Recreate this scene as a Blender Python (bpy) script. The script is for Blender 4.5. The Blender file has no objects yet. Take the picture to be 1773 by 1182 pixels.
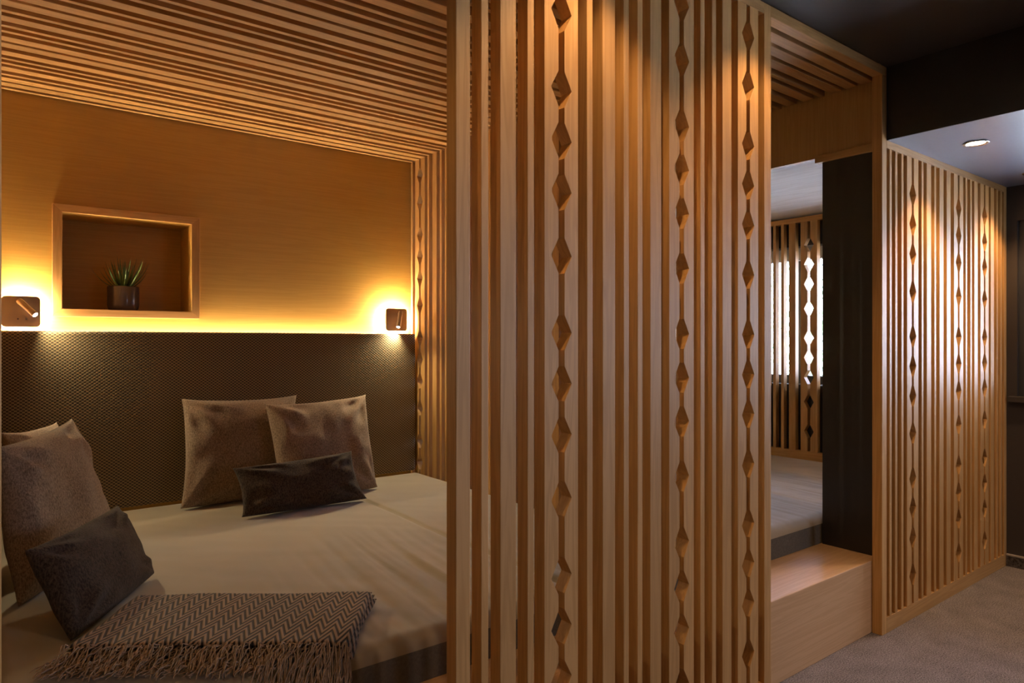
import bpy, bmesh, math, random
from mathutils import Vector, Matrix, noise
random.seed(7)
S = bpy.context.scene
C = S.collection

# ------------------------------------------------------------ camera
cam_d = bpy.data.cameras.new('camera'); cam = bpy.data.objects.new('camera', cam_d); C.objects.link(cam)
cam_d.sensor_width = 36; cam_d.lens = 36*1182/1773; cam_d.clip_start = 0.02
cam.location = (0, 0, 1.3)
cam.rotation_euler = (math.pi/2, 0, -math.atan2(0.6092, 0.7930))
S.camera = cam

# ------------------------------------------------------------ view + world
S.view_settings.view_transform = 'Standard'; S.view_settings.look = 'None'
S.view_settings.gamma = 1; S.view_settings.use_curve_mapping = False
S.view_settings.exposure = 0.78
W = bpy.data.worlds.new('World'); S.world = W; W.use_nodes = True
nt = W.node_tree; bg = nt.nodes['Background']
tc = nt.nodes.new('ShaderNodeTexCoord'); sx = nt.nodes.new('ShaderNodeSeparateXYZ'); rp = nt.nodes.new('ShaderNodeValToRGB')
nt.links.new(tc.outputs['Generated'], sx.inputs[0]); nt.links.new(sx.outputs[2], rp.inputs[0]); nt.links.new(rp.outputs[0], bg.inputs[0])
rp.color_ramp.elements[0].color = (0.78, 0.84, 1.0, 1); rp.color_ramp.elements[1].color = (0.42, 0.58, 1.0, 1)
bg.inputs[1].default_value = 10.0

# ------------------------------------------------------------ key numbers
YF, YB = 1.395, 1.438          # front plane of the screens, back of them
ZC = 2.48                      # underside of the slatted ceiling
WARM = (1.0, 0.56, 0.21)

def lamp(name, kind, loc, energy, color, rot=(0,0,0), **kw):
    d = bpy.data.lights.new(name, kind); d.energy = energy; d.color = color
    for k, v in kw.items(): setattr(d, k, v)
    o = bpy.data.objects.new(name, d); C.objects.link(o); o.location = loc; o.rotation_euler = rot
    return o
# window portals (daylight itself is the world)
for nm, y0, y1 in (('window_daylight', 0.10, 1.345), ('window_daylight', 1.62, 3.90), ('window_daylight', -2.6, -1.0)):  # last entry: portal of the added rearmost window
    lamp(nm, 'AREA', (4.90, (y0+y1)/2, 1.49), 1, (1,1,1), rot=(0, math.pi/2, 0), shape='RECTANGLE', size=1.0, size_y=y1-y0)
lamp('window_daylight', 'AREA', (3.6, -4.2, 1.49), 1, (1,1,1), rot=(math.pi/2, 0, 0), shape='RECTANGLE', size=1.0, size_y=1.0)  # portal of the window added behind the camera
for l in bpy.data.lights:
    if l.name.startswith('window_daylight'): l.cycles.is_portal = True
sd = lamp('sun', 'SUN', (20, 10, 20), 55, (1.0, 0.95, 0.88), angle=math.radians(0.6)); sd.rotation_euler = Vector((0.12, -0.62, -0.78)).to_track_quat('-Z', 'Y').to_euler()
# led strip that lies in the gap behind the headboard
lamp('headboard_led_strip', 'AREA', (1.11, 3.974, 1.330), 8.0, (1.0, 0.76, 0.52), rot=(math.pi, 0, 0), shape='RECTANGLE', size=2.18, size_y=0.03)

# ------------------------------------------------------------ materials
def newmat(name):
    m = bpy.data.materials.new(name); m.use_nodes = True
    return m, m.node_tree, m.node_tree.nodes['Principled BSDF']
def N(nt, t, **kw):
    n = nt.nodes.new(t)
    for k, v in kw.items(): setattr(n, k, v)
    return n
def wood(name, axis, dark, light, rough=0.52, var=0.10, coat=0.06, band=1.0):
    m, nt, b = newmat(name); L = nt.links.new
    tc = N(nt, 'ShaderNodeTexCoord'); oi = N(nt, 'ShaderNodeObjectInfo')
    add = N(nt, 'ShaderNodeVectorMath', operation='ADD'); mul = N(nt, 'ShaderNodeMath', operation='MULTIPLY'); mul.inputs[1].default_value = 37.0
    L(oi.outputs['Random'], mul.inputs[0]); L(tc.outputs['Object'], add.inputs[0]); L(mul.outputs[0], add.inputs[1])
    mp = N(nt, 'ShaderNodeMapping'); L(add.outputs[0], mp.inputs[0])
    sc = [26.0*band]*3; sc['XYZ'.index(axis)] = 1.3; mp.inputs['Scale'].default_value = sc
    n1 = N(nt, 'ShaderNodeTexNoise'); n1.inputs['Scale'].default_value = 1.0; n1.inputs['Detail'].default_value = 3; n1.inputs['Distortion'].default_value = 0.6
    L(mp.outputs[0], n1.inputs['Vector'])
    # growth rings: sine of the noise
    m1 = N(nt, 'ShaderNodeMath', operation='MULTIPLY'); m1.inputs[1].default_value = 34.0; L(n1.outputs[0], m1.inputs[0])
    s1 = N(nt, 'ShaderNodeMath', operation='SINE'); L(m1.outputs[0], s1.inputs[0])
    m2 = N(nt, 'ShaderNodeMath', operation='MULTIPLY_ADD'); m2.inputs[1].default_value = 0.5; m2.inputs[2].default_value = 0.5; L(s1.outputs[0], m2.inputs[0])
    mp2 = N(nt, 'ShaderNodeMapping'); L(add.outputs[0], mp2.inputs[0]); sc2 = [420.0]*3; sc2['XYZ'.index(axis)] = 9.0; mp2.inputs['Scale'].default_value = sc2
    n2 = N(nt, 'ShaderNodeTexNoise'); n2.inputs['Scale'].default_value = 1; n2.inputs['Detail'].default_value = 2; L(mp2.outputs[0], n2.inputs['Vector'])
    mx = N(nt, 'ShaderNodeMix', data_type='FLOAT'); mx.inputs[0].default_value = 0.45; L(m2.outputs[0], mx.inputs[2]); L(n2.outputs[0], mx.inputs[3])
    cr = N(nt, 'ShaderNodeValToRGB'); cr.color_ramp.elements[0].position = 0.15; cr.color_ramp.elements[1].position = 0.8
    cr.color_ramp.elements[0].color = (*dark, 1); cr.color_ramp.elements[1].color = (*light, 1); L(mx.outputs[0], cr.inputs[0])
    # board to board variation
    hv = N(nt, 'ShaderNodeHueSaturation'); mr = N(nt, 'ShaderNodeMapRange'); mr.inputs[3].default_value = 1-var; mr.inputs[4].default_value = 1+var
    L(oi.outputs['Random'], mr.inputs[0]); L(mr.outputs[0], hv.inputs['Value']); L(cr.outputs[0], hv.inputs['Color'])
    L(hv.outputs[0], b.inputs['Base Color'])
    b.inputs['Roughness'].default_value = rough; b.inputs['Coat Weight'].default_value = coat; b.inputs['Coat Roughness'].default_value = 0.40
    bp = N(nt, 'ShaderNodeBump'); bp.inputs['Strength'].default_value = 0.06; bp.inputs['Distance'].default_value = 0.002; L(mx.outputs[0], bp.inputs['Height']); L(bp.outputs[0], b.inputs['Normal'])
    return m
WD, WL = (0.46, 0.243, 0.070), (0.56, 0.310, 0.104)
M = {}
M['wood_z'] = wood('spruce_upright', 'Z', WD, WL)
M['wood_x'] = wood('spruce_lengthwise', 'X', WD, WL)
M['wood_y'] = wood('spruce_crosswise', 'Y', WD, WL)
M['veneer_x'] = wood('veneer_lengthwise', 'X', (0.46,0.26,0.05), (0.51,0.295,0.062), rough=0.5, var=0.0, coat=0.05, band=1.6)
M['step_x'] = wood('step_veneer', 'X', (0.54,0.32,0.15), (0.61,0.38,0.19), rough=0.45, var=0.0, coat=0.1, band=1.2)
M['veneer_y'] = wood('veneer_crosswise', 'Y', (0.46,0.275,0.09), (0.52,0.32,0.12), rough=0.45, var=0.0, coat=0.1, band=1.6)
M['veneer_z'] = wood('veneer_upright', 'Z', (0.42,0.245,0.075), (0.48,0.29,0.10), rough=0.45, var=0.0, coat=0.1, band=1.6)

def plain(name, col, rough=0.6, metal=0, noise_amt=0.0, nscale=40, bump=0.0, spec=0.5, sheen=0.0, bscale=None):
    m, nt, b = newmat(name); L = nt.links.new
    b.inputs['Roughness'].default_value = rough; b.inputs['Metallic'].default_value = metal; b.inputs['Specular IOR Level'].default_value = spec
    b.inputs['Sheen Weight'].default_value = sheen
    tc = N(nt, 'ShaderNodeTexCoord'); n1 = N(nt, 'ShaderNodeTexNoise'); n1.inputs['Scale'].default_value = nscale; n1.inputs['Detail'].default_value = 4
    L(tc.outputs['Object'], n1.inputs['Vector'])
    cr = N(nt, 'ShaderNodeValToRGB'); cr.color_ramp.elements[0].position = 0.3; cr.color_ramp.elements[1].position = 0.7
    cr.color_ramp.elements[0].color = (*[c*(1-noise_amt) for c in col], 1); cr.color_ramp.elements[1].color = (*[min(1, c*(1+noise_amt)) for c in col], 1)
    L(n1.outputs[0], cr.inputs[0]); L(cr.outputs[0], b.inputs['Base Color'])
    if bump:
        n2 = N(nt, 'ShaderNodeTexNoise'); n2.inputs['Scale'].default_value = bscale or nscale*3; n2.inputs['Detail'].default_value = 3; L(tc.outputs['Object'], n2.inputs['Vector'])
        bp = N(nt, 'ShaderNodeBump'); bp.inputs['Strength'].default_value = bump; bp.inputs['Distance'].default_value = 0.004; L(n2.outputs[0], bp.inputs['Height']); L(bp.outputs[0], b.inputs['Normal'])
    return m
M['dark_paint'] = plain('charcoal_paint', (0.045,0.036,0.032), 0.5, noise_amt=0.04, bump=0.05, nscale=60)
M['dark_panel'] = plain('dark_brown_panel', (0.022,0.018,0.016), 0.38, noise_amt=0.05)
M['deck'] = plain('dark_ceiling_felt', (0.10,0.055,0.025), 0.9)
M['soffit'] = plain('slate_paint', (0.155,0.165,0.21), 0.35, noise_amt=0.03)
M['stone'] = plain('mottled_granite', (0.07,0.06,0.055), 0.25, noise_amt=0.8, nscale=60)
M['stone_top'] = plain('pale_stone', (0.35,0.31,0.27), 0.4, noise_amt=0.1)
M['black_metal'] = plain('dark_window_frame', (0.03,0.032,0.038), 0.35)
M['blind'] = plain('grey_blind', (0.22,0.22,0.23), 0.7)
M['bronze'] = plain('bronze_metal', (0.30,0.225,0.17), 0.42, metal=0.35)
M['steel'] = plain('brushed_steel', (0.55,0.52,0.50), 0.25, metal=1.0)
M['pale_ceiling'] = wood('pale_board', 'Y', (0.68,0.64,0.57), (0.78,0.75,0.69), rough=0.6, var=0, coat=0.0, band=0.5)
M['pot'] = plain('glazed_pot', (0.10,0.075,0.07), 0.12, spec=0.6)
M['soil'] = plain('potting_soil', (0.03,0.02,0.012), 0.95, noise_amt=0.5, bump=0.5)
M['leaf'] = plain('succulent_leaf', (0.10,0.17,0.04), 0.45, noise_amt=0.35, nscale=30)
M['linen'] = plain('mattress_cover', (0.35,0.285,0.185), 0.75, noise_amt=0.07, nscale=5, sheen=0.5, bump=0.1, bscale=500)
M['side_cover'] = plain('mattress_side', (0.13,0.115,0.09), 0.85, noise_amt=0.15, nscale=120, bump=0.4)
M['bark'] = plain('bark', (0.12,0.08,0.05), 0.9, noise_amt=0.4)
M['foliage'] = plain('tree_leaves', (0.12,0.22,0.09), 0.6, noise_amt=0.5, nscale=8)
M['ground'] = plain('pale_bounce_ground', (0.75,0.74,0.72), 0.9, noise_amt=0.3)  # very pale so the outside ground bounces daylight indoors

def wool(name, a, bcol, scale, bump):
    m, nt, b = newmat(name); L = nt.links.new
    tc = N(nt, 'ShaderNodeTexCoord')
    n1 = N(nt, 'ShaderNodeTexNoise'); n1.inputs['Scale'].default_value = scale; n1.inputs['Detail'].default_value = 5; n1.inputs['Roughness'].default_value = 0.7
    mp = N(nt, 'ShaderNodeMapping'); mp.inputs['Scale'].default_value = (1, 1, 0.45); L(tc.outputs['Object'], mp.inputs[0]); L(mp.outputs[0], n1.inputs['Vector'])
    cr = N(nt, 'ShaderNodeValToRGB'); cr.color_ramp.elements[0].position = 0.36; cr.color_ramp.elements[1].position = 0.64
    cr.color_ramp.elements[0].color = (*a, 1); cr.color_ramp.elements[1].color = (*bcol, 1)
    L(n1.outputs[0], cr.inputs[0]); L(cr.outputs[0], b.inputs['Base Color']); b.inputs['Roughness'].default_value = 0.9; b.inputs['Sheen Weight'].default_value = 0.12
    b.inputs['Specular IOR Level'].default_value = 0.2
    bp = N(nt, 'ShaderNodeBump'); bp.inputs['Strength'].default_value = bump; bp.inputs['Distance'].default_value = 0.003; L(n1.outputs[0], bp.inputs['Height']); L(bp.outputs[0], b.inputs['Normal'])
    return m
M['beige_wool'] = wool('beige_wool', (0.15,0.10,0.065), (0.42,0.30,0.205), 230, 0.8)
M['dark_wool'] = wool('charcoal_wool', (0.018,0.012,0.009), (0.105,0.072,0.052), 200, 1.0)

def carpet():
    m, nt, b = newmat('grey_carpet'); L = nt.links.new
    tc = N(nt, 'ShaderNodeTexCoord')
    n1 = N(nt, 'ShaderNodeTexNoise'); n1.inputs['Scale'].default_value = 190; n1.inputs['Detail'].default_value = 4; n1.inputs['Roughness'].default_value = 0.75; L(tc.outputs['Object'], n1.inputs['Vector'])
    n3 = N(nt, 'ShaderNodeTexNoise'); n3.inputs['Scale'].default_value = 9; n3.inputs['Detail'].default_value = 4; L(tc.outputs['Object'], n3.inputs['Vector'])
    mx = N(nt, 'ShaderNodeMix', data_type='FLOAT'); mx.inputs[0].default_value = 0.12; L(n1.outputs[0], mx.inputs[2]); L(n3.outputs[0], mx.inputs[3])
    cr = N(nt, 'ShaderNodeValToRGB'); cr.color_ramp.elements[0].position = 0.36; cr.color_ramp.elements[1].position = 0.66
    cr.color_ramp.elements[0].color = (0.05,0.042,0.04,1); cr.color_ramp.elements[1].color = (0.44,0.385,0.365,1)
    L(mx.outputs[0], cr.inputs[0]); L(cr.outputs[0], b.inputs['Base Color']); b.inputs['Roughness'].default_value = 0.95; b.inputs['Specular IOR Level'].default_value = 0.1
    bp = N(nt, 'ShaderNodeBump'); bp.inputs['Strength'].default_value = 0.9; bp.inputs['Distance'].default_value = 0.006; L(n1.outputs[0], bp.inputs['Height']); L(bp.outputs[0], b.inputs['Normal'])
    return m
M['carpet'] = carpet()

def headboard_fabric():
    m, nt, b = newmat('honeycomb_fabric'); L = nt.links.new
    tc = N(nt, 'ShaderNodeTexCoord'); sp = N(nt, 'ShaderNodeSeparateXYZ'); L(tc.outputs['Object'], sp.inputs[0])
    # three plane waves crossing at 60 degrees: dark cells inside a golden net
    def wave(cx, cz):
        a = N(nt, 'ShaderNodeMath', operation='MULTIPLY'); a.inputs[1].default_value = cx; L(sp.outputs[0], a.inputs[0])
        c = N(nt, 'ShaderNodeMath', operation='MULTIPLY_ADD'); c.inputs[1].default_value = cz; L(sp.outputs[2], c.inputs[0]); L(a.outputs[0], c.inputs[2])
        d = N(nt, 'ShaderNodeMath', operation='COSINE'); L(c.outputs[0], d.inputs[0]); return d
    kx = 2*math.pi/0.0203; kz = 2*math.pi/0.0154
    w1, w2 = wave(kx, kz), wave(kx, -kz)
    a = N(nt, 'ShaderNodeMath', operation='ADD'); L(w1.outputs[0], a.inputs[0]); L(w2.outputs[0], a.inputs[1])
    a2 = N(nt, 'ShaderNodeMath', operation='MULTIPLY_ADD'); a2.inputs[1].default_value = 0.25; a2.inputs[2].default_value = 0.5; L(a.outputs[0], a2.inputs[0])
    cr = N(nt, 'ShaderNodeValToRGB'); e = cr.color_ramp.elements
    e[0].position = 0.06; e[0].color = (0.11,0.075,0.036,1); e[1].position = 0.62; e[1].color = (0.042,0.024,0.009,1)
    for ps, cl in ((0.16, (0.37,0.25,0.10,1)), (0.40, (0.37,0.25,0.10,1)), (0.52, (0.07,0.045,0.022,1))):
        q = e.new(ps); q.color = cl
    L(a2.outputs[0], cr.inputs[0])
    L(cr.outputs[0], b.inputs['Base Color']); b.inputs['Roughness'].default_value = 0.75; b.inputs['Sheen Weight'].default_value = 0.3
    bp = N(nt, 'ShaderNodeBump'); bp.inputs['Strength'].default_value = 0.3; bp.inputs['Distance'].default_value = 0.002; bp.invert = True; L(a2.outputs[0], bp.inputs['Height']); L(bp.outputs[0], b.inputs['Normal'])
    return m
M['honeycomb'] = headboard_fabric()

def herringbone():
    m, nt, b = newmat('herringbone_weave'); L = nt.links.new
    tc = N(nt, 'ShaderNodeTexCoord'); sp = N(nt, 'ShaderNodeSeparateXYZ'); L(tc.outputs['Object'], sp.inputs[0])
    pp = N(nt, 'ShaderNodeMath', operation='PINGPONG'); pp.inputs[1].default_value = 0.024; L(sp.outputs[0], pp.inputs[0])
    am = N(nt, 'ShaderNodeMath', operation='MULTIPLY_ADD'); am.inputs[1].default_value = 2.6; L(pp.outputs[0], am.inputs[0]); L(sp.outputs[1], am.inputs[2])
    fr = N(nt, 'ShaderNodeMath', operation='MULTIPLY'); fr.inputs[1].default_value = 2*math.pi/0.036; L(am.outputs[0], fr.inputs[0])
    sn = N(nt, 'ShaderNodeMath', operation='SINE'); L(fr.outputs[0], sn.inputs[0])
    n1 = N(nt, 'ShaderNodeTexNoise'); n1.inputs['Scale'].default_value = 320; n1.inputs['Detail'].default_value = 3; L(tc.outputs['Object'], n1.inputs['Vector'])
    ad = N(nt, 'ShaderNodeMath', operation='MULTIPLY_ADD'); ad.inputs[1].default_value = 0.5; L(n1.outputs[0], ad.inputs[0]); L(sn.outputs[0], ad.inputs[2])
    cr = N(nt, 'ShaderNodeValToRGB'); e = cr.color_ramp.elements
    e[0].position = 0.08; e[0].color = (0.014,0.009,0.007,1); e[1].position = 0.42; e[1].color = (0.36,0.25,0.17,1)
    L(ad.outputs[0], cr.inputs[0]); L(cr.outputs[0], b.inputs['Base Color']); b.inputs['Roughness'].default_value = 0.95; b.inputs['Sheen Weight'].default_value = 0.3
    bp = N(nt, 'ShaderNodeBump'); bp.inputs['Strength'].default_value = 0.5; bp.inputs['Distance'].default_value = 0.002; L(ad.outputs[0], bp.inputs['Height']); L(bp.outputs[0], b.inputs['Normal'])
    return m
M['herringbone'] = herringbone()
M['fringe'] = plain('wool_fringe', (0.42,0.28,0.18), 0.9, noise_amt=0.35, nscale=90, sheen=0.3)

def emis(name, col, s):
    m, nt, b = newmat(name); b.inputs['Base Color'].default_value = (0,0,0,1)
    b.inputs['Emission Color'].default_value = (*col, 1); b.inputs['Emission Strength'].default_value = s; return m
M['glow_ring'] = emis('lamp_glow', (1.0,0.76,0.45), 480)
M['lens_glow'] = emis('lens_glow', (1.0,0.90,0.74), 14)
M['lens_warm'] = emis('downlight_glow', (1.0,0.86,0.66), 9)
def glass():
    m, nt, b = newmat('window_glass'); L = nt.links.new; out = nt.nodes['Material Output']; nt.nodes.remove(b)
    t = N(nt, 'ShaderNodeBsdfTransparent'); g = N(nt, 'ShaderNodeBsdfGlossy'); g.inputs['Roughness'].default_value = 0.02
    t.inputs[0].default_value = (0.93,0.96,1.0,1)
    fr = N(nt, 'ShaderNodeFresnel'); fr.inputs[0].default_value = 1.45; mx = N(nt, 'ShaderNodeMixShader')
    L(fr.outputs[0], mx.inputs[0]); L(t.outputs[0], mx.inputs[1]); L(g.outputs[0], mx.inputs[2]); L(mx.outputs[0], out.inputs[0]); return m
M['glass'] = glass()

# ------------------------------------------------------------ mesh helpers
def add_box(bm, x0, x1, y0, y1, z0, z1):
    v = [bm.verts.new((x, y, z)) for x in (x0, x1) for y in (y0, y1) for z in (z0, z1)]
    for f in ((0,1,3,2),(4,6,7,5),(0,4,5,1),(2,3,7,6),(0,2,6,4),(1,5,7,3)): bm.faces.new([v[i] for i in f])
    return v
def add_prism(bm, poly, axis, a0, a1):
    """poly: 2-D points; axis: direction of extrusion. (u, w) -> the other two axes in order"""
    def P(p, a):
        return {'Y': (p[0], a, p[1]), 'X': (a, p[0], p[1]), 'Z': (p[0], p[1], a)}[axis]
    A = [bm.verts.new(P(p, a0)) for p in poly]; B = [bm.verts.new(P(p, a1)) for p in poly]
    bm.faces.new(A); bm.faces.new(B[::-1]); n = len(poly)
    for i in range(n): bm.faces.new([A[i], B[i], B[(i+1)%n], A[(i+1)%n]][::-1])
def add_tube(bm, p0, p1, r0, r1=None, seg=16, caps=True):
    r1 = r0 if r1 is None else r1; p0 = Vector(p0); p1 = Vector(p1); d = (p1-p0).normalized()
    a = d.orthogonal().normalized(); b = d.cross(a)
    A = []; B = []
    for i in range(seg):
        t = 2*math.pi*i/seg; o = a*math.cos(t)+b*math.sin(t)
        A.append(bm.verts.new(p0+o*r0)); B.append(bm.verts.new(p1+o*r1))
    for i in range(seg): bm.faces.new([A[i], A[(i+1)%seg], B[(i+1)%seg], B[i]])
    if caps: bm.faces.new(A[::-1]); bm.faces.new(B)
def obj(name, bm, m, parent=None, bevel=0, smooth=False, seg=2):
    bmesh.ops.recalc_face_normals(bm, faces=bm.faces[:])
    me = bpy.data.meshes.new(name); bm.to_mesh(me); bm.free(); me.materials.append(m)
    o = bpy.data.objects.new(name, me); C.objects.link(o)
    if parent: o.parent = parent
    if smooth:
        for p in me.polygons: p.use_smooth = True
    if bevel:
        mod = o.modifiers.new('bevel', 'BEVEL'); mod.width = bevel; mod.segments = seg; mod.limit_method = 'ANGLE'
    return o
def box(name, x0, x1, y0, y1, z0, z1, m, parent=None, bevel=0, seg=2):
    bm = bmesh.new(); add_box(bm, x0, x1, y0, y1, z0, z1); return obj(name, bm, m, parent, bevel, seg=seg)
def boxes(name, L, m, parent=None, bevel=0):
    bm = bmesh.new()
    for b in L: add_box(bm, *b)
    return obj(name, bm, m, parent, bevel)
def struct(o): o['kind'] = 'structure'; return o
def tag(o, label, cat, group=None):
    o['label'] = label; o['category'] = cat
    if group: o['group'] = group
    return o
def thing(name, label, cat, loc=(0,0,0), group=None, rotz=0):
    o = bpy.data.objects.new(name, None); C.objects.link(o); o.location = loc; o.rotation_euler = (0,0,rotz); o.empty_display_size = 0.05
    return tag(o, label, cat, group)
def local(parent, o):
    """o was built in world coordinates: keep it where it stands under a moved parent"""
    o.parent = parent; o.matrix_parent_inverse = Matrix.Translation(parent.location).inverted(); return o

# ------------------------------------------------------------ room shell
XR = 4.70                       # wall on the window side
struct(box('floor', -3, XR, -4, YF+0.3, -0.05, 0, M['carpet']))
struct(box('ceiling', -3, 3.185, -4, YF, 2.522, 2.60, M['dark_paint']))
struct(box('ceiling_soffit', 3.187, XR, -4, YF+0.02, 2.197, 2.60, M['soffit']))
struct(box('trim_beam', 3.178, 3.187, -4, YF-0.002, 2.197, 2.60, M['dark_panel']))
struct(boxes('wall_near', [(-3, 3.1, -4.1, -4, -0.05, 2.6), (4.1, XR+0.3, -4.1, -4, -0.05, 2.6), (3.1, 4.1, -4.1, -4, -0.05, 0.985), (3.1, 4.1, -4.1, -4, 1.995, 2.6)], M['dark_paint']))
w4 = struct(boxes('window_4', [(3.1,4.1,-4.09,-4.03,0.985,1.045),(3.1,4.1,-4.09,-4.03,1.935,1.995),(3.1,3.16,-4.09,-4.03,1.045,1.935),(4.04,4.1,-4.09,-4.03,1.045,1.935)], M['black_metal']))  # unseen window added behind the camera for cool fill on the screens
box('glass_pane', 3.16, 4.04, -4.062, -4.057, 1.045, 1.935, M['glass'], w4)
struct(box('wall_far_left', -3.1, -3, -4, YF, -0.05, 2.6, M['dark_paint']))
struct(box('wall_beside_niche', -3, -0.028, YF, YF+0.06, 0, 2.6, M['dark_paint']))
# window wall with three openings; the rearmost is added, unseen, for ambient daylight
Wn = [(-2.6, -1.0, 0.985, 1.995), (0.10, 1.345, 0.985, 1.995), (1.62, 3.90, 0.985, 1.995)]
bl = []; y = -4.1
for (a, b, z0, z1) in Wn:
    bl.append((XR, XR+0.3, y, a, -0.05, 2.7)); bl.append((XR, XR+0.3, a, b, -0.05, z0)); bl.append((XR, XR+0.3, a, b, z1, 2.7)); y = b
bl.append((XR, XR+0.3, y, 4.3, -0.05, 2.7))
struct(boxes('wall_right', bl, M['dark_paint']))
for i, (a, b, z0, z1) in enumerate(Wn):
    bmw = bmesh.new(); t = 0.06; f = 4.86 if i == 2 else 4.725
    for q in ((f,f+.06,a,b,z0,z0+t),(f,f+.06,a,b,z1-t,z1),(f,f+.06,a,a+t,z0+t,z1-t),(f,f+.06,b-t-0.04,b,z0+t,z1-t),(f+.005,f+.055,(a+b)/2-0.04,(a+b)/2+0.04,z0+t,z1-t)): add_box(bmw, *q)
    w = struct(obj('window_%d' % (i+1), bmw, M['black_metal']))
    box('glass_pane', f+.028, f+.034, a+t, b-t-0.04, z0+t, z1-t, M['glass'], w)
    if i < 2: box('window_sill', XR-0.03, f, a-0.03, b+0.038, z0-0.035, z0, M['dark_paint'], w, 0.003)
    else: box('roller_blind', 4.80, 4.85, a, b, z1-0.09, z1, M['blind'], w)
b_ = struct(box('baseboard_right', XR-0.018, XR, -4, YF-0.002, 0, 0.062, M['stone'])); box('baseboard_cap', XR-0.02, XR, -4, YF-0.002, 0.062, 0.070, M['stone_top'], b_)
struct(box('baseboard_left', -3, -0.03, YF-0.018, YF, 0, 0.07, M['stone']))

# niche shell. back wall with the recessed shelf
hx0, hx1, hz0, hz1 = 0.289, 0.876, 1.461, 1.934
wb = struct(boxes('wall_back', [(-0.04, hx0, 4.0, 4.05, 0.30, 2.60), (hx1, 4.75, 4.0, 4.05, 0.30, 2.60), (hx0, hx1, 4.0, 4.05, 0.30, hz0), (hx0, hx1, 4.0, 4.05, hz1, 2.60),
     (hx0-0.02, hx1+0.02, 4.25, 4.27, hz0-0.02, hz1+0.02), (hx0-0.02, hx0, 4.05, 4.25, hz0-0.02, hz1+0.02), (hx1, hx1+0.02, 4.05, 4.25, hz0-0.02, hz1+0.02),
     (hx0, hx1, 4.05, 4.25, hz0-0.02, hz0), (hx0, hx1, 4.05, 4.25, hz1, hz1+0.02)], M['veneer_x']))
bm = bmesh.new(); fo = (0.249, 0.917, 1.423, 1.972)
def mitre(bm, pts, y0, y1): add_prism(bm, pts, 'Y', y0, y1)
y0, y1 = 3.984, 4.0
fr = struct(bpy.data.objects.new('trim_recess_frame', None)); C.objects.link(fr)
for nm, pts, m in (('frame_rail', [(fo[0],fo[3]),(fo[1],fo[3]),(hx1,hz1),(hx0,hz1)], 'wood_x'), ('frame_rail', [(fo[0],fo[2]),(hx0,hz0),(hx1,hz0),(fo[1],fo[2])], 'wood_x'),
                   ('frame_stile', [(fo[0],fo[2]),(fo[0],fo[3]),(hx0,hz1),(hx0,hz0)], 'wood_z'), ('frame_stile', [(fo[1],fo[2]),(hx1,hz0),(hx1,hz1),(fo[1],fo[3])], 'wood_z')):
    bq = bmesh.new(); mitre(bq, pts, y0, y1); obj(nm, bq, M[m], fr, 0.0012)
bm.free()
struct(box('wall_left', -0.04, 0.0, YB+0.002, 4.0, 0.30, 2.60, M['veneer_y']))
# header above the passage, dark column and trim
struct(box('wall_header', 3.20, 3.225, YB+0.002, 4.0, 2.19, 2.56, M['veneer_z']))
struct(box('trim_header', 3.188, 3.225, YB+0.002, 1.735, 2.165, 2.20, M['veneer_y'], None, 0.002))
struct(box('wall_column', 3.203, 3.36, YB+0.004, 1.705, 0.322, 2.19, M['dark_panel'], None, 0.002))
struct(box('ceiling_window_niche', 3.225, XR, YB+0.002, 4.0, 2.205, 2.25, M['pale_ceiling']))

# platform and mattresses
pf = tag(box('bed_platform', 0.0, 4.685, 1.44, 4.0, 0.0, 0.322, M['step_x'], None, 0.003), 'pale wooden platform carrying both mattresses, forming the step in the passage', 'platform')

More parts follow.
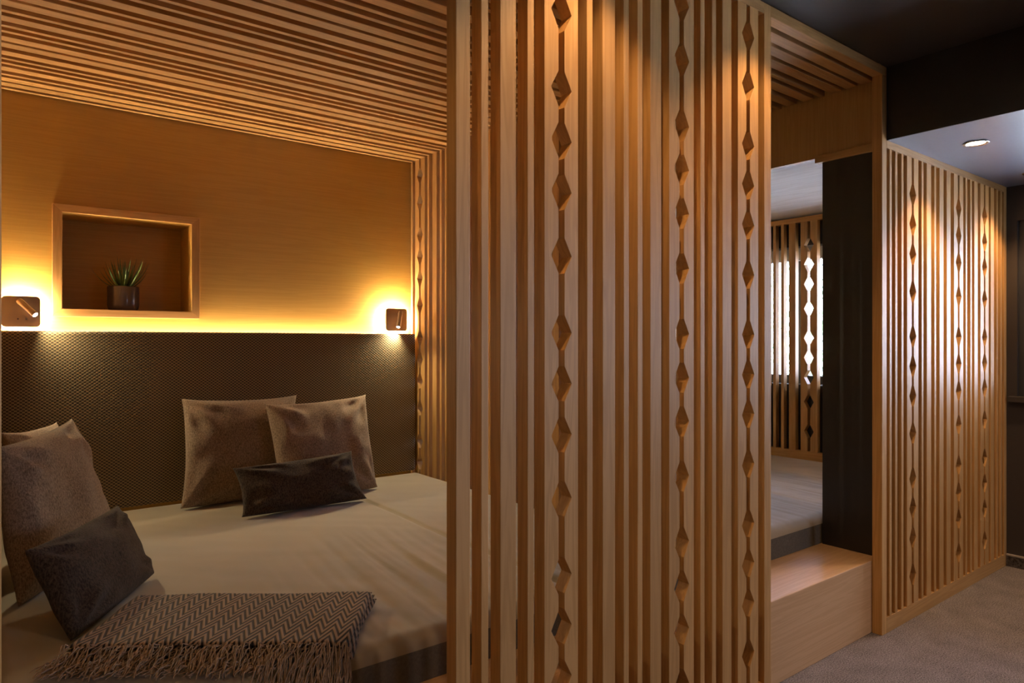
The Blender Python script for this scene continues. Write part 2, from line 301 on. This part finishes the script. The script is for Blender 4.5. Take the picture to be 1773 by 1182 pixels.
def mattress(name, x0, x1, label, seam=None):
    bm = bmesh.new(); nx, ny = int((x1-x0)/0.011), 100; ya, yb = 1.712, 3.885; z0, z1 = 0.323, 0.462
    def prof(d):   # rounded edge: distance from edge -> drop
        r = 0.045
        return 0 if d >= r else r-math.sqrt(max(0, r*r-(r-d)**2))
    top = {}
    for i in range(nx+1):
        for j in range(ny+1):
            u = i/nx; v = j/ny
            # denser rows near the front edge
            vv = v**1.5
            x = x0+(x1-x0)*u; y = ya+(yb-ya)*vv
            dx = min(x-x0, x1-x); dy = min(y-ya, yb-y)
            z = z1-prof(dx)-prof(dy)
            w = noise.noise(Vector((x*2.2, y*2.2, 1)))*0.006+noise.noise(Vector(((x+y)*9, (y-x)*2.5, 4)))*0.0022
            pull = math.exp(-((x-x0-1.25)/0.55)**2)*max(0, min(1, (2.95-y)/0.7))*min(1, dy/0.05)   # cover pulled in creases towards the front edge
            z += 0.0065*pull*noise.noise(Vector(((x-0.12*(y-1.7))*24, y*1.1, 7)))+0.0034*pull*noise.noise(Vector(((x-0.1*(y-1.7))*55, y*1.6, 3)))
            z += w*min(1, dx/0.08)*min(1, dy/0.12)
            if seam: z -= 0.010*math.exp(-((x-seam)/0.012)**2)*min(1, dy/0.05)
            top[i, j] = bm.verts.new((x, y, z))
    for i in range(nx):
        for j in range(ny): bm.faces.new([top[i,j], top[i+1,j], top[i+1,j+1], top[i,j+1]])
    ring = [(i,0) for i in range(nx)]+[(nx,j) for j in range(ny)]+[(i,ny) for i in range(nx,0,-1)]+[(0,j) for j in range(ny,0,-1)]
    base = [bm.verts.new((top[k].co.x, top[k].co.y, z0)) for k in ring]; n = len(ring)
    mid = []
    for k, bv in zip(ring, base):
        mid.append(top[k])
    for a in range(n):
        bm.faces.new([mid[a], base[a], base[(a+1)%n], mid[(a+1)%n]])
    bm.faces.new(base[::-1])
    o = obj(name, bm, M['linen'], None, 0, smooth=True)
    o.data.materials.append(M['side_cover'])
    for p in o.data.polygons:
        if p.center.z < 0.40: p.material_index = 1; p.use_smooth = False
    return tag(o, label, 'mattress')
mattress('mattress', 0.004, 2.213, 'large beige mattress in front of the patterned headboard', seam=1.58)
mattress('mattress', 2.265, 4.635, 'grey mattress in the window niche, seen through the passage')

# ------------------------------------------------------------ slat work
SW, WW, GR, HD = 0.022, 0.051, 0.021, 0.048
ZD = [0.204, 0.379, 0.519, 0.659, 0.869, 1.044, 1.184, 1.324, 1.534, 1.709, 1.849, 1.989, 2.199, 2.374]
def slat(parent, axis, kind, a, depth0, depth1, z0, z1, zlist=None):
    """a: start along the run. axis 'X': run along x, boards deep in y. axis 'Y': run along y, boards deep in x"""
    w = SW if kind == 'S' else WW
    if kind in 'SW':
        if axis == 'X': return box('slat', a, a+w, depth0, depth1, z0, z1, M['wood_z'], parent, 0.0015)
        return box('slat', depth0, depth1, a, a+w, z0, z1, M['wood_z'], parent, 0.0015)
    b = (0.0735-GR)/2
    for side in (0, 1):
        zs = [z for z in ZD if z0+HD+0.005 < z < z1-HD-0.005]
        if side == 0:
            o_, i_ = a, a+WW; sgn = -1
        else:
            o_, i_ = a+WW*2+GR, a+WW+GR; sgn = 1
        pts = [(o_, z0), (i_, z0)]
        for z in zs: pts += [(i_, z-HD), (i_+sgn*b, z), (i_, z+HD)]
        pts += [(i_, z1), (o_, z1)]
        bm = bmesh.new(); add_prism(bm, pts, 'Y' if axis == 'X' else 'X', depth0, depth1)
        obj('notched_slat', bm, M['wood_z'], parent, 0.0008, seg=1)
def run(parent, axis, seq, d0, d1, z0, z1):
    for k, a in seq: slat(parent, axis, k, a, d0, d1, z0, z1)

# front screen
sc = thing('slatted_screen', 'tall wooden batten screen with diamond cut-outs beside the bed opening', 'screen', (0.90, YF, 0))
def keep(o): return local(sc, o)
class P:                      # builds children in world coordinates under a moved empty
    def __init__(s, e): s.e = e; s.before = None
    def __enter__(s): s.before = set(C.objects); return s
    def __exit__(s, *a):
        inv = Matrix.Translation(s.e.location).inverted()
        for o in C.objects:
            if o not in s.before and o is not s.e and o.parent is None: o.parent = s.e; o.matrix_parent_inverse = inv
with P(sc):
    box('post', 0.900, 0.942, YF, YB, 0, 2.52, M['wood_z'], None, 0.002)
    box('post', 2.217, 2.260, YF, YB, 0, 2.52, M['wood_z'], None, 0.002)
    box('rail', 0.942, 2.217, YF, YB, 2.48, 2.52, M['wood_x'], None, 0.0015)
    box('rail', 0.942, 2.217, YF, YB, 0.0, 0.07, M['wood_x'], None, 0.0015)
    run(None, 'X', [('S',.975),('W',1.034),('S',1.123),('D',1.181),('S',1.338),('W',1.400),('S',1.487),('S',1.547),('W',1.604),('D',1.692),('S',1.849),('S',1.911),('W',1.968),('D',2.056)], YF, YB, 0.07, 2.48)
# right screen
sc = thing('slatted_screen', 'wooden batten screen under the low slate ceiling, ending at the dark wall', 'screen', (3.133, YF, 0))
with P(sc):
    box('post', 3.133, 3.178, YF, YB, 0, 2.48, M['wood_z'], None, 0.002)
    box('post', 4.655, 4.695, YF, YB, 0, 2.197, M['wood_z'], None, 0.002)
    box('rail', 3.178, 4.655, YF, YB, 2.162, 2.197, M['wood_x'], None, 0.0015)
    box('rail', 3.178, 4.655, YF, YB, 0.0, 0.070, M['wood_x'], None, 0.0015)
    run(None, 'X', [('S',3.206),('S',3.262),('S',3.325),('D',3.383),('S',3.541),('W',3.600),('S',3.688),('W',3.749),('W',3.837),('D',3.929),('S',4.083),('S',4.148),('W',4.203),('D',4.291),('W',4.446),('S',4.536),('S',4.598)], YF, YB, 0.07, 2.162)
# doorway head rail and the bed opening rail
tag(box('head_rail', 2.260, 3.178, YF, YB, 2.48, 2.52, M['wood_x'], None, 0.002), 'horizontal wooden rail across the top of the passage opening', 'rail')
tag(box('head_rail', 0.018, 0.900, YF, YB, 2.48, 2.52, M['wood_x'], None, 0.002), 'horizontal wooden rail over the bed opening, left of the tall screen', 'rail')
tag(box('jamb_post', -0.026, 0.018, YF, YB, 0, 2.52, M['wood_z'], None, 0.002), 'slim wooden post at the left edge of the bed opening', 'post')

# slats shared by ceiling and partition
YL = [('W',1.462),('D',1.531),('S',1.690),('W',1.742),('W',1.828),('S',1.915),('S',1.974),('W',2.051),('W',2.142),('S',2.228),('S',2.288),('D',2.351),('W',2.510),('S',2.598),('S',2.660),
      ('W',2.720),('S',2.808),('D',2.865),('S',3.028),('W',3.084),('S',3.172),('S',3.228),('D',3.290),('W',3.454),('S',3.540),('S',3.598),('W',3.657),('S',3.749),('D',3.803),('S',3.960)]
ce = struct(box('ceiling_niche', -0.04, 3.20, YF+0.002, 4.05, 2.56, 2.60, M['deck']))
for k, a in YL:
    for s_ in ([a] if k in 'SW' else [a, a+WW+GR]):
        w = SW if k == 'S' else WW
        box('slat', 0.0, 3.188 if (k == 'D' or k == 'W') else 3.198, s_, s_+w, ZC, ZC+0.044, M['wood_x'], ce, 0.0015)
for xx in (0.6, 1.8, 2.9): box('batten', xx, xx+0.04, YB+0.002, 3.998, ZC+0.0445, 2.56, M['deck'], ce)
pt = thing('slatted_partition', 'wooden batten partition with diamond cut-outs between bed and passage', 'screen', (2.238, 1.45, 0.322))
with P(pt): run(None, 'Y', YL, 2.217, 2.260, 0.322, ZC-0.001)
ws = thing('slatted_screen', 'wooden batten screen with diamond cut-outs standing against the bright window', 'screen', (4.66, 1.46, 0.322))
with P(ws):
    box('post', 4.64, 4.683, 2.402, 2.446, 0.322, 2.195, M['wood_z'], None, 0.002)
    box('post', 4.64, 4.683, 3.955, 3.998, 0.322, 2.195, M['wood_z'], None, 0.002)
    box('rail', 4.64, 4.683, 2.446, 3.955, 2.158, 2.195, M['wood_y'], None, 0.0015)
    box('rail', 4.64, 4.683, 2.446, 3.955, 0.450, 0.515, M['wood_y'], None, 0.0015)
    box('post', 4.64, 4.683, 1.460, 1.503, 0.322, 2.195, M['wood_z'], None, 0.002)
    box('rail', 4.64, 4.683, 1.503, 2.402, 2.158, 2.195, M['wood_y'], None, 0.0015)
    box('rail', 4.64, 4.683, 1.503, 2.402, 0.450, 0.515, M['wood_y'], None, 0.0015)
    run(None, 'Y', [('S',1.54),('W',1.60),('D',1.69),('S',1.85),('S',1.91),('W',1.97),('W',2.06),('S',2.15),('D',2.21),('S',2.36)], 4.64, 4.683, 0.515, 2.158)
    run(None, 'Y', [('D',2.508),('W',2.671),('S',2.762),('S',2.826),('W',2.886),('D',2.975),('S',3.135),('W',3.195),('S',3.284),('S',3.343),('D',3.402),('W',3.562),('S',3.650),('S',3.709),('W',3.768),('W',3.856)], 4.64, 4.683, 0.515, 2.158)

# ------------------------------------------------------------ headboard
bm = bmesh.new(); add_box(bm, 0.004, 2.205, 3.892, 3.946, 0.465, 1.350)
hb = tag(obj('headboard', bm, M['honeycomb'], None, 0.016, seg=4), 'long dark upholstered headboard panel with small golden honeycomb pattern', 'headboard')
for p in hb.data.polygons: p.use_smooth = False

# ------------------------------------------------------------ wall lamps
def rounded_plate(bm, cx, cz, w, h, r, y0, y1):
    pts = []
    for sx_, sz_, a0 in ((1,1,0),(-1,1,90),(-1,-1,180),(1,-1,270)):
        for k in range(7):
            a = math.radians(a0+k*15); pts.append((cx+sx_*(w/2-r)+r*math.cos(a), cz+sz_*(h/2-r)+r*math.sin(a)))
    add_prism(bm, pts, 'Y', y0, y1)
def wall_lamp(cx, label, head, tip, dots):
    cz = 1.441; t = thing('wall_lamp', label, 'lamp', (cx, 4.0, cz), 'reading lamps above the headboard')
    with P(t):
        bm = bmesh.new(); rounded_plate(bm, cx, cz, 0.151, 0.146, 0.018, 3.955, 3.964); obj('backplate', bm, M['bronze'], None, 0.0015)
        bm = bmesh.new(); rounded_plate(bm, cx, cz, 0.128, 0.122, 0.014, 3.9645, 3.984); obj('light_ring', bm, M['glow_ring'])
        bm = bmesh.new(); rounded_plate(bm, cx, cz, 0.12, 0.115, 0.014, 3.9845, 3.9995); obj('wall_mount', bm, M['bronze'])
        bm = bmesh.new(); add_tube(bm, head, tip, 0.0135, seg=24); tube = obj('reading_tube', bm, M['bronze'], None, 0.001)
        hv = Vector(head); tv = Vector(tip); d = (tv-hv).normalized()
        bm = bmesh.new(); add_tube(bm, (hv.x, hv.y+0.006, hv.z-0.012), (hv.x, 3.956, hv.z-0.012), 0.006, seg=14); obj('pivot', bm, M['bronze'])
        bm = bmesh.new(); add_tube(bm, tv+d*0.0002, tv+d*0.0016, 0.0108, seg=20); obj('lens', bm, M['lens_glow'])
        for dx in dots:
            bm = bmesh.new(); add_tube(bm, (cx+dx, 3.9552, cz-0.035), (cx+dx, 3.952, cz-0.035), 0.0032, seg=12); obj('button', bm, M['steel'])
    rot = d.to_track_quat('-Z', 'Y').to_euler()
    lamp('reading_light', 'SPOT', tv+d*0.012, 14.0, (1.0, 0.84, 0.52), rot=rot, spot_size=math.radians(130), spot_blend=1.0, shadow_soft_size=0.008)
wall_lamp(0.125, 'square bronze reading lamp with tilted tube left of the recessed shelf', (0.1165, 3.925, 1.491), (0.176, 3.87, 1.424), (-0.012, 0.020))
wall_lamp(2.098, 'square bronze reading lamp with upright tube beside the batten partition', (2.109, 3.920, 1.493), (2.069, 3.88, 1.392), ())

# ------------------------------------------------------------ downlights
def downlight(x, y, z, label, power, group, cone=104):
    t = thing('ceiling_downlight', label, 'downlight', (x, y, z), group)
    bm = bmesh.new(); seg = 40; prof = [(0.045,0.0),(0.052,-0.003),(0.049,-0.006),(0.040,-0.004),(0.036,-0.001)]
    R = [[bm.verts.new((r*math.cos(2*math.pi*i/seg), r*math.sin(2*math.pi*i/seg), h)) for i in range(seg)] for r, h in prof]
    for a in range(len(R)-1):
        for i in range(seg): bm.faces.new([R[a][i], R[a][(i+1)%seg], R[a+1][(i+1)%seg], R[a+1][i]])
    obj('trim_ring', bm, M['steel'], t, smooth=True)
    bm = bmesh.new(); add_tube(bm, (0,0,-0.0025), (0,0,-0.0005), 0.0358, seg=36); obj('lens', bm, M['lens_warm'], t)
    l = lamp('downlight_beam', 'SPOT', (x, y, z-0.012), power, (1.0, 0.60, 0.28), spot_size=math.radians(cone), spot_blend=0.6, shadow_soft_size=0.03)
downlight(3.54, 1.168, 2.197, 'round lit recessed downlight in the low slate ceiling by the right screen', 24, 'recessed downlights along the screens')
downlight(4.40, 1.185, 2.197, 'round recessed downlight in the low slate ceiling cut by the right edge of the picture', 24, 'recessed downlights along the screens')
downlight(1.30, 1.168, 2.522, 'recessed downlight in the dark ceiling above the tall screen', 16, 'recessed downlights along the screens')
downlight(2.14, 1.168, 2.522, 'recessed downlight in the dark ceiling near the right post of the tall screen', 16, 'recessed downlights along the screens')

downlight(0.46, 1.168, 2.522, 'added unseen downlight in the dark ceiling before the bed opening', 6, 'recessed downlights along the screens')  # added out of view to throw warm light onto the bed

for x_, z_, p_, lb in ((0.46, 2.522, 10, 'added unseen fill downlight of the rear row in the dark ceiling, farthest from the windows'), (2.14, 2.522, 24, 'added unseen fill downlight of the rear row in the dark ceiling, next to the beam'), (3.95, 2.197, 22, 'added unseen fill downlight of the rear row in the low slate ceiling')):  # row added behind the camera as warm fill
    downlight(x_, -0.85, z_, lb, p_, 'rear row of added fill downlights', cone=140)

# ------------------------------------------------------------ cushions
struct(box('light_leak_cover', -3.2, 5.1, -4.2, 4.4, 2.61, 2.75, M['dark_paint']))  # unseen slab added over the ceilings to stop sky light leaking in
def cushion(name, TL, TR, BR, BL, thick, mat, label, pinch=0.05, seed=0, group=None, soft=1.0):
    """corners as seen from the front; the belly puffs to both sides"""
    TL, TR, BR, BL = map(Vector, (TL, TR, BR, BL)); cen = (TL+TR+BR+BL)/4
    nrm = ((TR-TL)+(BR-BL)).cross((TL-BL)+(TR-BR)).normalized()
    bm = bmesh.new(); n = 40; F = {}; B = {}
    for i in range(n+1):
        for j in range(n+1):
            u = 2*i/n-1; v = 2*j/n-1
            u = math.copysign(1-(1-abs(u))**1.25, u); v = math.copysign(1-(1-abs(v))**1.25, v)
            uu = u*(1-pinch*(1-v*v)**0.8); vv = v*(1-(pinch if v > 0 else 0.0)*(1-u*u)**0.8)-(0.03*(1-u*u) if v < 0 else 0)*abs(v)
            # uneven edges
            uu += 0.012*noise.noise(Vector((v*1.7, seed, 2.0)))*abs(u); vv += 0.012*noise.noise(Vector((u*1.7, seed, 5.0)))*abs(v)
            a = (uu+1)/2; b = (vv+1)/2
            p = BL.lerp(BR, a).lerp(TL.lerp(TR, a), b)
            e = max(0, (1-u*u)*(1-v*v)); th = thick*0.5*e**0.42
            # folds radiating from the corners
            w = 0
            for cu, cv in ((1,1),(-1,1),(1,-1),(-1,-1)):
                du, dv = cu-u, cv-v; r = math.hypot(du, dv); ang = math.atan2(abs(dv), abs(du))
                w += math.sin(ang*9+seed+cu*2+cv)*math.exp(-((r-0.45)/0.28)**2)*0.014
            w += 0.020*noise.noise(Vector((u*1.6+seed, v*1.6, seed*0.7)))+0.008*noise.noise(Vector((u*4+seed, v*3.0, seed)))
            w += 0.004*math.sin(v*10+seed*2+u*3)*math.exp(-((abs(u)-0.74)/0.17)**2)
            w *= soft*min(1, e*5)
            ww = 0.012*noise.noise(Vector((u*1.5, v*1.5, seed+9)))*min(1, e*5)
            if i in (0, n) or j in (0, n): F[i,j] = B[i,j] = bm.verts.new(p)
            else:
                F[i,j] = bm.verts.new(p+nrm*(th+w)); B[i,j] = bm.verts.new(p-nrm*(th+ww))
    for i in range(n):
        for j in range(n):
            bm.faces.new([F[i,j], F[i+1,j], F[i+1,j+1], F[i,j+1]]); q = [B[i,j], B[i,j+1], B[i+1,j+1], B[i+1,j]]
            if len(set(q)) >= 3:
                try: bm.faces.new(q)
                except ValueError: pass
    bmesh.ops.translate(bm, verts=bm.verts[:], vec=-cen)
    o = obj(name, bm, mat, None, smooth=True); o.location = cen
    return tag(o, label, 'cushion', group)
G = 'square beige cushions on the bed'; G2 = 'oblong charcoal cushions on the bed'
cushion('cushion', (.785,3.80,1.008), (1.395,3.83,.995), (1.36,3.71,.480), (.755,3.67,.475), 0.17, M['beige_wool'], 'square beige wool cushion leaning on the headboard below the recessed shelf', seed=1, group=G, pinch=0.075)
cushion('cushion', (1.150,3.63,.972), (1.790,3.765,.985), (1.760,3.545,.475), (1.175,3.47,.478), 0.17, M['beige_wool'], 'square beige wool cushion overlapping its neighbour, nearest to the batten partition', seed=4, group=G, pinch=0.075)
cushion('oblong_cushion', (.925,3.40,.695), (1.545,3.42,.715), (1.578,3.305,.478), (.945,3.315,.475), 0.13, M['dark_wool'], 'oblong charcoal cushion lying against the two square beige cushions', seed=2, group=G2, pinch=0.075, soft=0.7)
cushion('cushion', (.02,2.78,.960), (.270,3.28,.990), (.425,3.30,.475), (.075,2.62,.475), 0.17, M['beige_wool'], 'square beige wool cushion behind the charcoal one at the left edge of the bed', seed=6, group=G, pinch=0.075)
cushion('cushion', (.035,3.25,.955), (.24,3.62,.945), (.40,3.70,.475), (.16,3.36,.475), 0.11, M['beige_wool'], 'beige wool cushion hardly showing behind the leftmost square cushion', seed=8, group=G, pinch=0.075)
cushion('oblong_cushion', (.082,2.35,.715), (.368,2.80,.715), (.470,2.70,.478), (.182,2.235,.474), 0.14, M['dark_wool'], 'oblong charcoal cushion at the left edge of the bed beside the folded throw', seed=3, group=G2, pinch=0.075, soft=0.7)

# ------------------------------------------------------------ folded throw with fringe
ang = math.atan2(1.992-2.422, 0.977-0.378)
th = thing('folded_throw', 'folded brown herringbone throw with long fringe on the near side of the mattress', 'blanket', (0.378, 2.422, 0.474), rotz=ang)
LX, LY = 0.737, 0.372
def layer(z0, z1, grow, name, seed):
    bm = bmesh.new(); nx, ny = 60, 34; T = {}; Bt = {}
    for i in range(nx+1):
        for j in range(ny+1):
            u = i/nx; v = j/ny; x = -grow+(LX+2*grow)*u+0.004*math.sin(v*7+seed); y = -LY*v+grow*(1-v)+0.004*math.sin(u*11+seed)
            d = min(u, 1-u)*LX; dv = min(v, 1-v)*LY; r = (z1-z0)/2
            k = min(1, d/0.012)*min(1, dv/0.012); k = math.sqrt(max(0, 1-(1-k)**2))
            bump = 0.002*noise.noise(Vector((x*7, y*7, seed)))
            over = max(0, (x-LX*0.90)/(LX*0.10))*max(0, (-y-LY*0.80)/(LY*0.2))*0.016   # sags at the mattress edge
            zm = (z0+z1)/2-over
            T[i,j] = bm.verts.new((x, y, zm+r*k+bump)); Bt[i,j] = bm.verts.new((x, y, zm-r*k*0.98+bump))
    for i in range(nx):
        for j in range(ny):
            bm.faces.new([T[i,j],T[i+1,j],T[i+1,j+1],T[i,j+1]]); bm.faces.new([Bt[i,j],Bt[i,j+1],Bt[i+1,j+1],Bt[i+1,j]])
    bmesh.ops.remove_doubles(bm, verts=bm.verts[:], dist=0.00005)
    return obj(name, bm, M['herringbone'], th, smooth=True)
layer(0.0, 0.011, 0.004, 'folded_layer', 1.0); layer(0.0115, 0.0225, 0.0, 'folded_layer', 2.4); layer(0.023, 0.034, -0.003, 'folded_layer', 4.0)
bm = bmesh.new(); rnd = random.Random(5)
for k in range(430):
    x = rnd.uniform(0.0, LX); lay = rnd.choice((0,1,2)); z = 0.006+0.0115*lay; L_ = rnd.uniform(0.085, 0.14); tw = rnd.uniform(-0.25, 0.15)
    p = Vector((x, -LY+0.006, z)); pts = [p.copy()]; cx_ = x; cy_ = -LY
    wob = rnd.uniform(-1, 1); n = 8
    for q in range(1, n+1):
        s = q/n; cx_ = x+tw*L_*s+0.010*math.sin(s*5+wob*3); cy_ = -LY-L_*s*(0.97-0.1*abs(wob))
        # world position decides whether the strand has left the mattress
        wy = 2.422+math.sin(ang)*cx_+math.cos(ang)*cy_
        zz = z*(1-s)+0.006+0.006*math.sin(s*9+wob*5)*s+rnd.uniform(-0.001,0.001)+ (0.010 if rnd.random() < 0.1 else 0)
        if wy < 1.735: zz -= min(0.13, (1.735-wy)*1.3)
        pts.append(Vector((cx_, cy_, max(zz, 0.003 if wy >= 1.735 else -0.13))))
    r = rnd.uniform(0.0014, 0.0024)
    prev = None
    for q, pt_ in enumerate(pts):
        d = (pts[min(q+1, n)]-pts[max(q-1, 0)]).normalized(); a = d.cross(Vector((0,0,1)))
        a = a.normalized() if a.length > 1e-4 else Vector((1,0,0)); b = a.cross(d)
        rr = r*(1.0 if q < n else 0.6)
        ring = [bm.verts.new(pt_+a*rr*math.cos(t)+b*rr*math.sin(t)) for t in (0, 2.094, 4.189)]
        if prev:
            for i in range(3): bm.faces.new([prev[i], prev[(i+1)%3], ring[(i+1)%3], ring[i]])
        prev = ring
fringe = obj('fringe', bm, M['fringe'], th, smooth=True); fringe['kind'] = 'stuff'; fringe['label'] = 'long twisted light brown fringe'

# ------------------------------------------------------------ potted plant in the recess
pl = thing('potted_succulent', 'spiky green succulent in a dark glossy pot standing in the wall recess', 'plant', (0.567, 4.10, hz0))
bm = bmesh.new(); seg = 48
prof = [(0.0,0.001),(0.062,0.001),(0.071,0.010),(0.075,0.030),(0.075,0.124),(0.0735,0.127),(0.069,0.127),(0.068,0.112),(0.0,0.112)]
R = []
for r, h in prof:
    R.append([bm.verts.new((r*math.cos(2*math.pi*i/seg), r*math.sin(2*math.pi*i/seg), h)) for i in range(seg)] if r > 0 else [bm.verts.new((0,0,h))])
for a in range(len(R)-1):
    A, B = R[a], R[a+1]
    for i in range(seg):
        j = (i+1) % seg
        if len(A) == 1: bm.faces.new([A[0], B[i], B[j]])
        elif len(B) == 1: bm.faces.new([A[i], A[j], B[0]])
        else: bm.faces.new([A[i], A[j], B[j], B[i]])
obj('pot', bm, M['pot'], pl, smooth=True)
bm = bmesh.new(); add_tube(bm, (0,0,0.1125), (0,0,0.1135), 0.067, seg=24); obj('soil', bm, M['soil'], pl)
rnd = random.Random(11)
for k in range(46):
    a0 = k*2.399; spread = 0.15+0.75*(k/46)**0.9; ln = rnd.uniform(0.13, 0.195)*(1.0 if k > 30 else 0.95)
    bm = bmesh.new(); p = Vector((0.012*math.cos(a0)*spread*2, 0.012*math.sin(a0)*spread*2, 0.112)); tilt = spread*1.3*rnd.uniform(0.75,1.1)
    n = 12; prev = None; dirh = Vector((math.cos(a0), math.sin(a0), 0)); side = Vector((-math.sin(a0), math.cos(a0), 0))
    for q in range(n+1):
        s = q/n; tl = tilt*(1.15-0.75*s); d = dirh*math.sin(tl)+Vector((0,0,1))*math.cos(tl)
        w = 0.0066*(1-s)**0.75+0.0003; tooth = 1.30 if q % 2 else 0.95
        up = side.cross(d)
        ring = [bm.verts.new(p+side*w*tooth), bm.verts.new(p+up*w*0.5), bm.verts.new(p-side*w*tooth), bm.verts.new(p-up*w*0.45)]
        if prev:
            for i in range(4): bm.faces.new([prev[i], prev[(i+1)%4], ring[(i+1)%4], ring[i]])
        else: bm.faces.new(ring)
        prev = ring; p = p+d*(ln/n)
        lim = Vector((p.x, p.y)); 
        if p.y > 0.135: p.y = 0.135
    bm.faces.new(prev); obj('leaf', bm, M['leaf'], pl)

# ------------------------------------------------------------ outside the windows
struct(box('ground', 5.0, 40, -20, 30, -1.2, -1.0, M['ground']))  # added as a pale reflector, sends daylight up through the windows
def tree(x, y, h, r, label, seed):
    t = thing('tree', label, 'tree', (x, y, -1.0)); rnd = random.Random(seed)
    bm = bmesh.new(); add_tube(bm, (0,0,0), (0.1,0,h*0.6), 0.13, 0.06, 12); obj('trunk', bm, M['bark'], t)
    bm = bmesh.new()
    for k in range(900):
        v = Vector((rnd.gauss(0,1), rnd.gauss(0,1), rnd.gauss(0,1))).normalized()*r*rnd.uniform(0.55,1.0); v.z *= 1.15
        c = v+Vector((0,0,h*0.62)); a = Vector((rnd.uniform(-1,1), rnd.uniform(-1,1), rnd.uniform(-1,1))).normalized(); b = a.orthogonal().normalized(); s = rnd.uniform(0.07,0.13)
        bm.faces.new([bm.verts.new(c+a*s), bm.verts.new(c+b*s*0.5), bm.verts.new(c-a*s), bm.verts.new(c-b*s*0.5)])
    obj('foliage', bm, M['foliage'], t)
tree(13.0, 7.2, 3.9, 1.5, 'leafy green tree faintly seen through the battens of the window niche', 3)
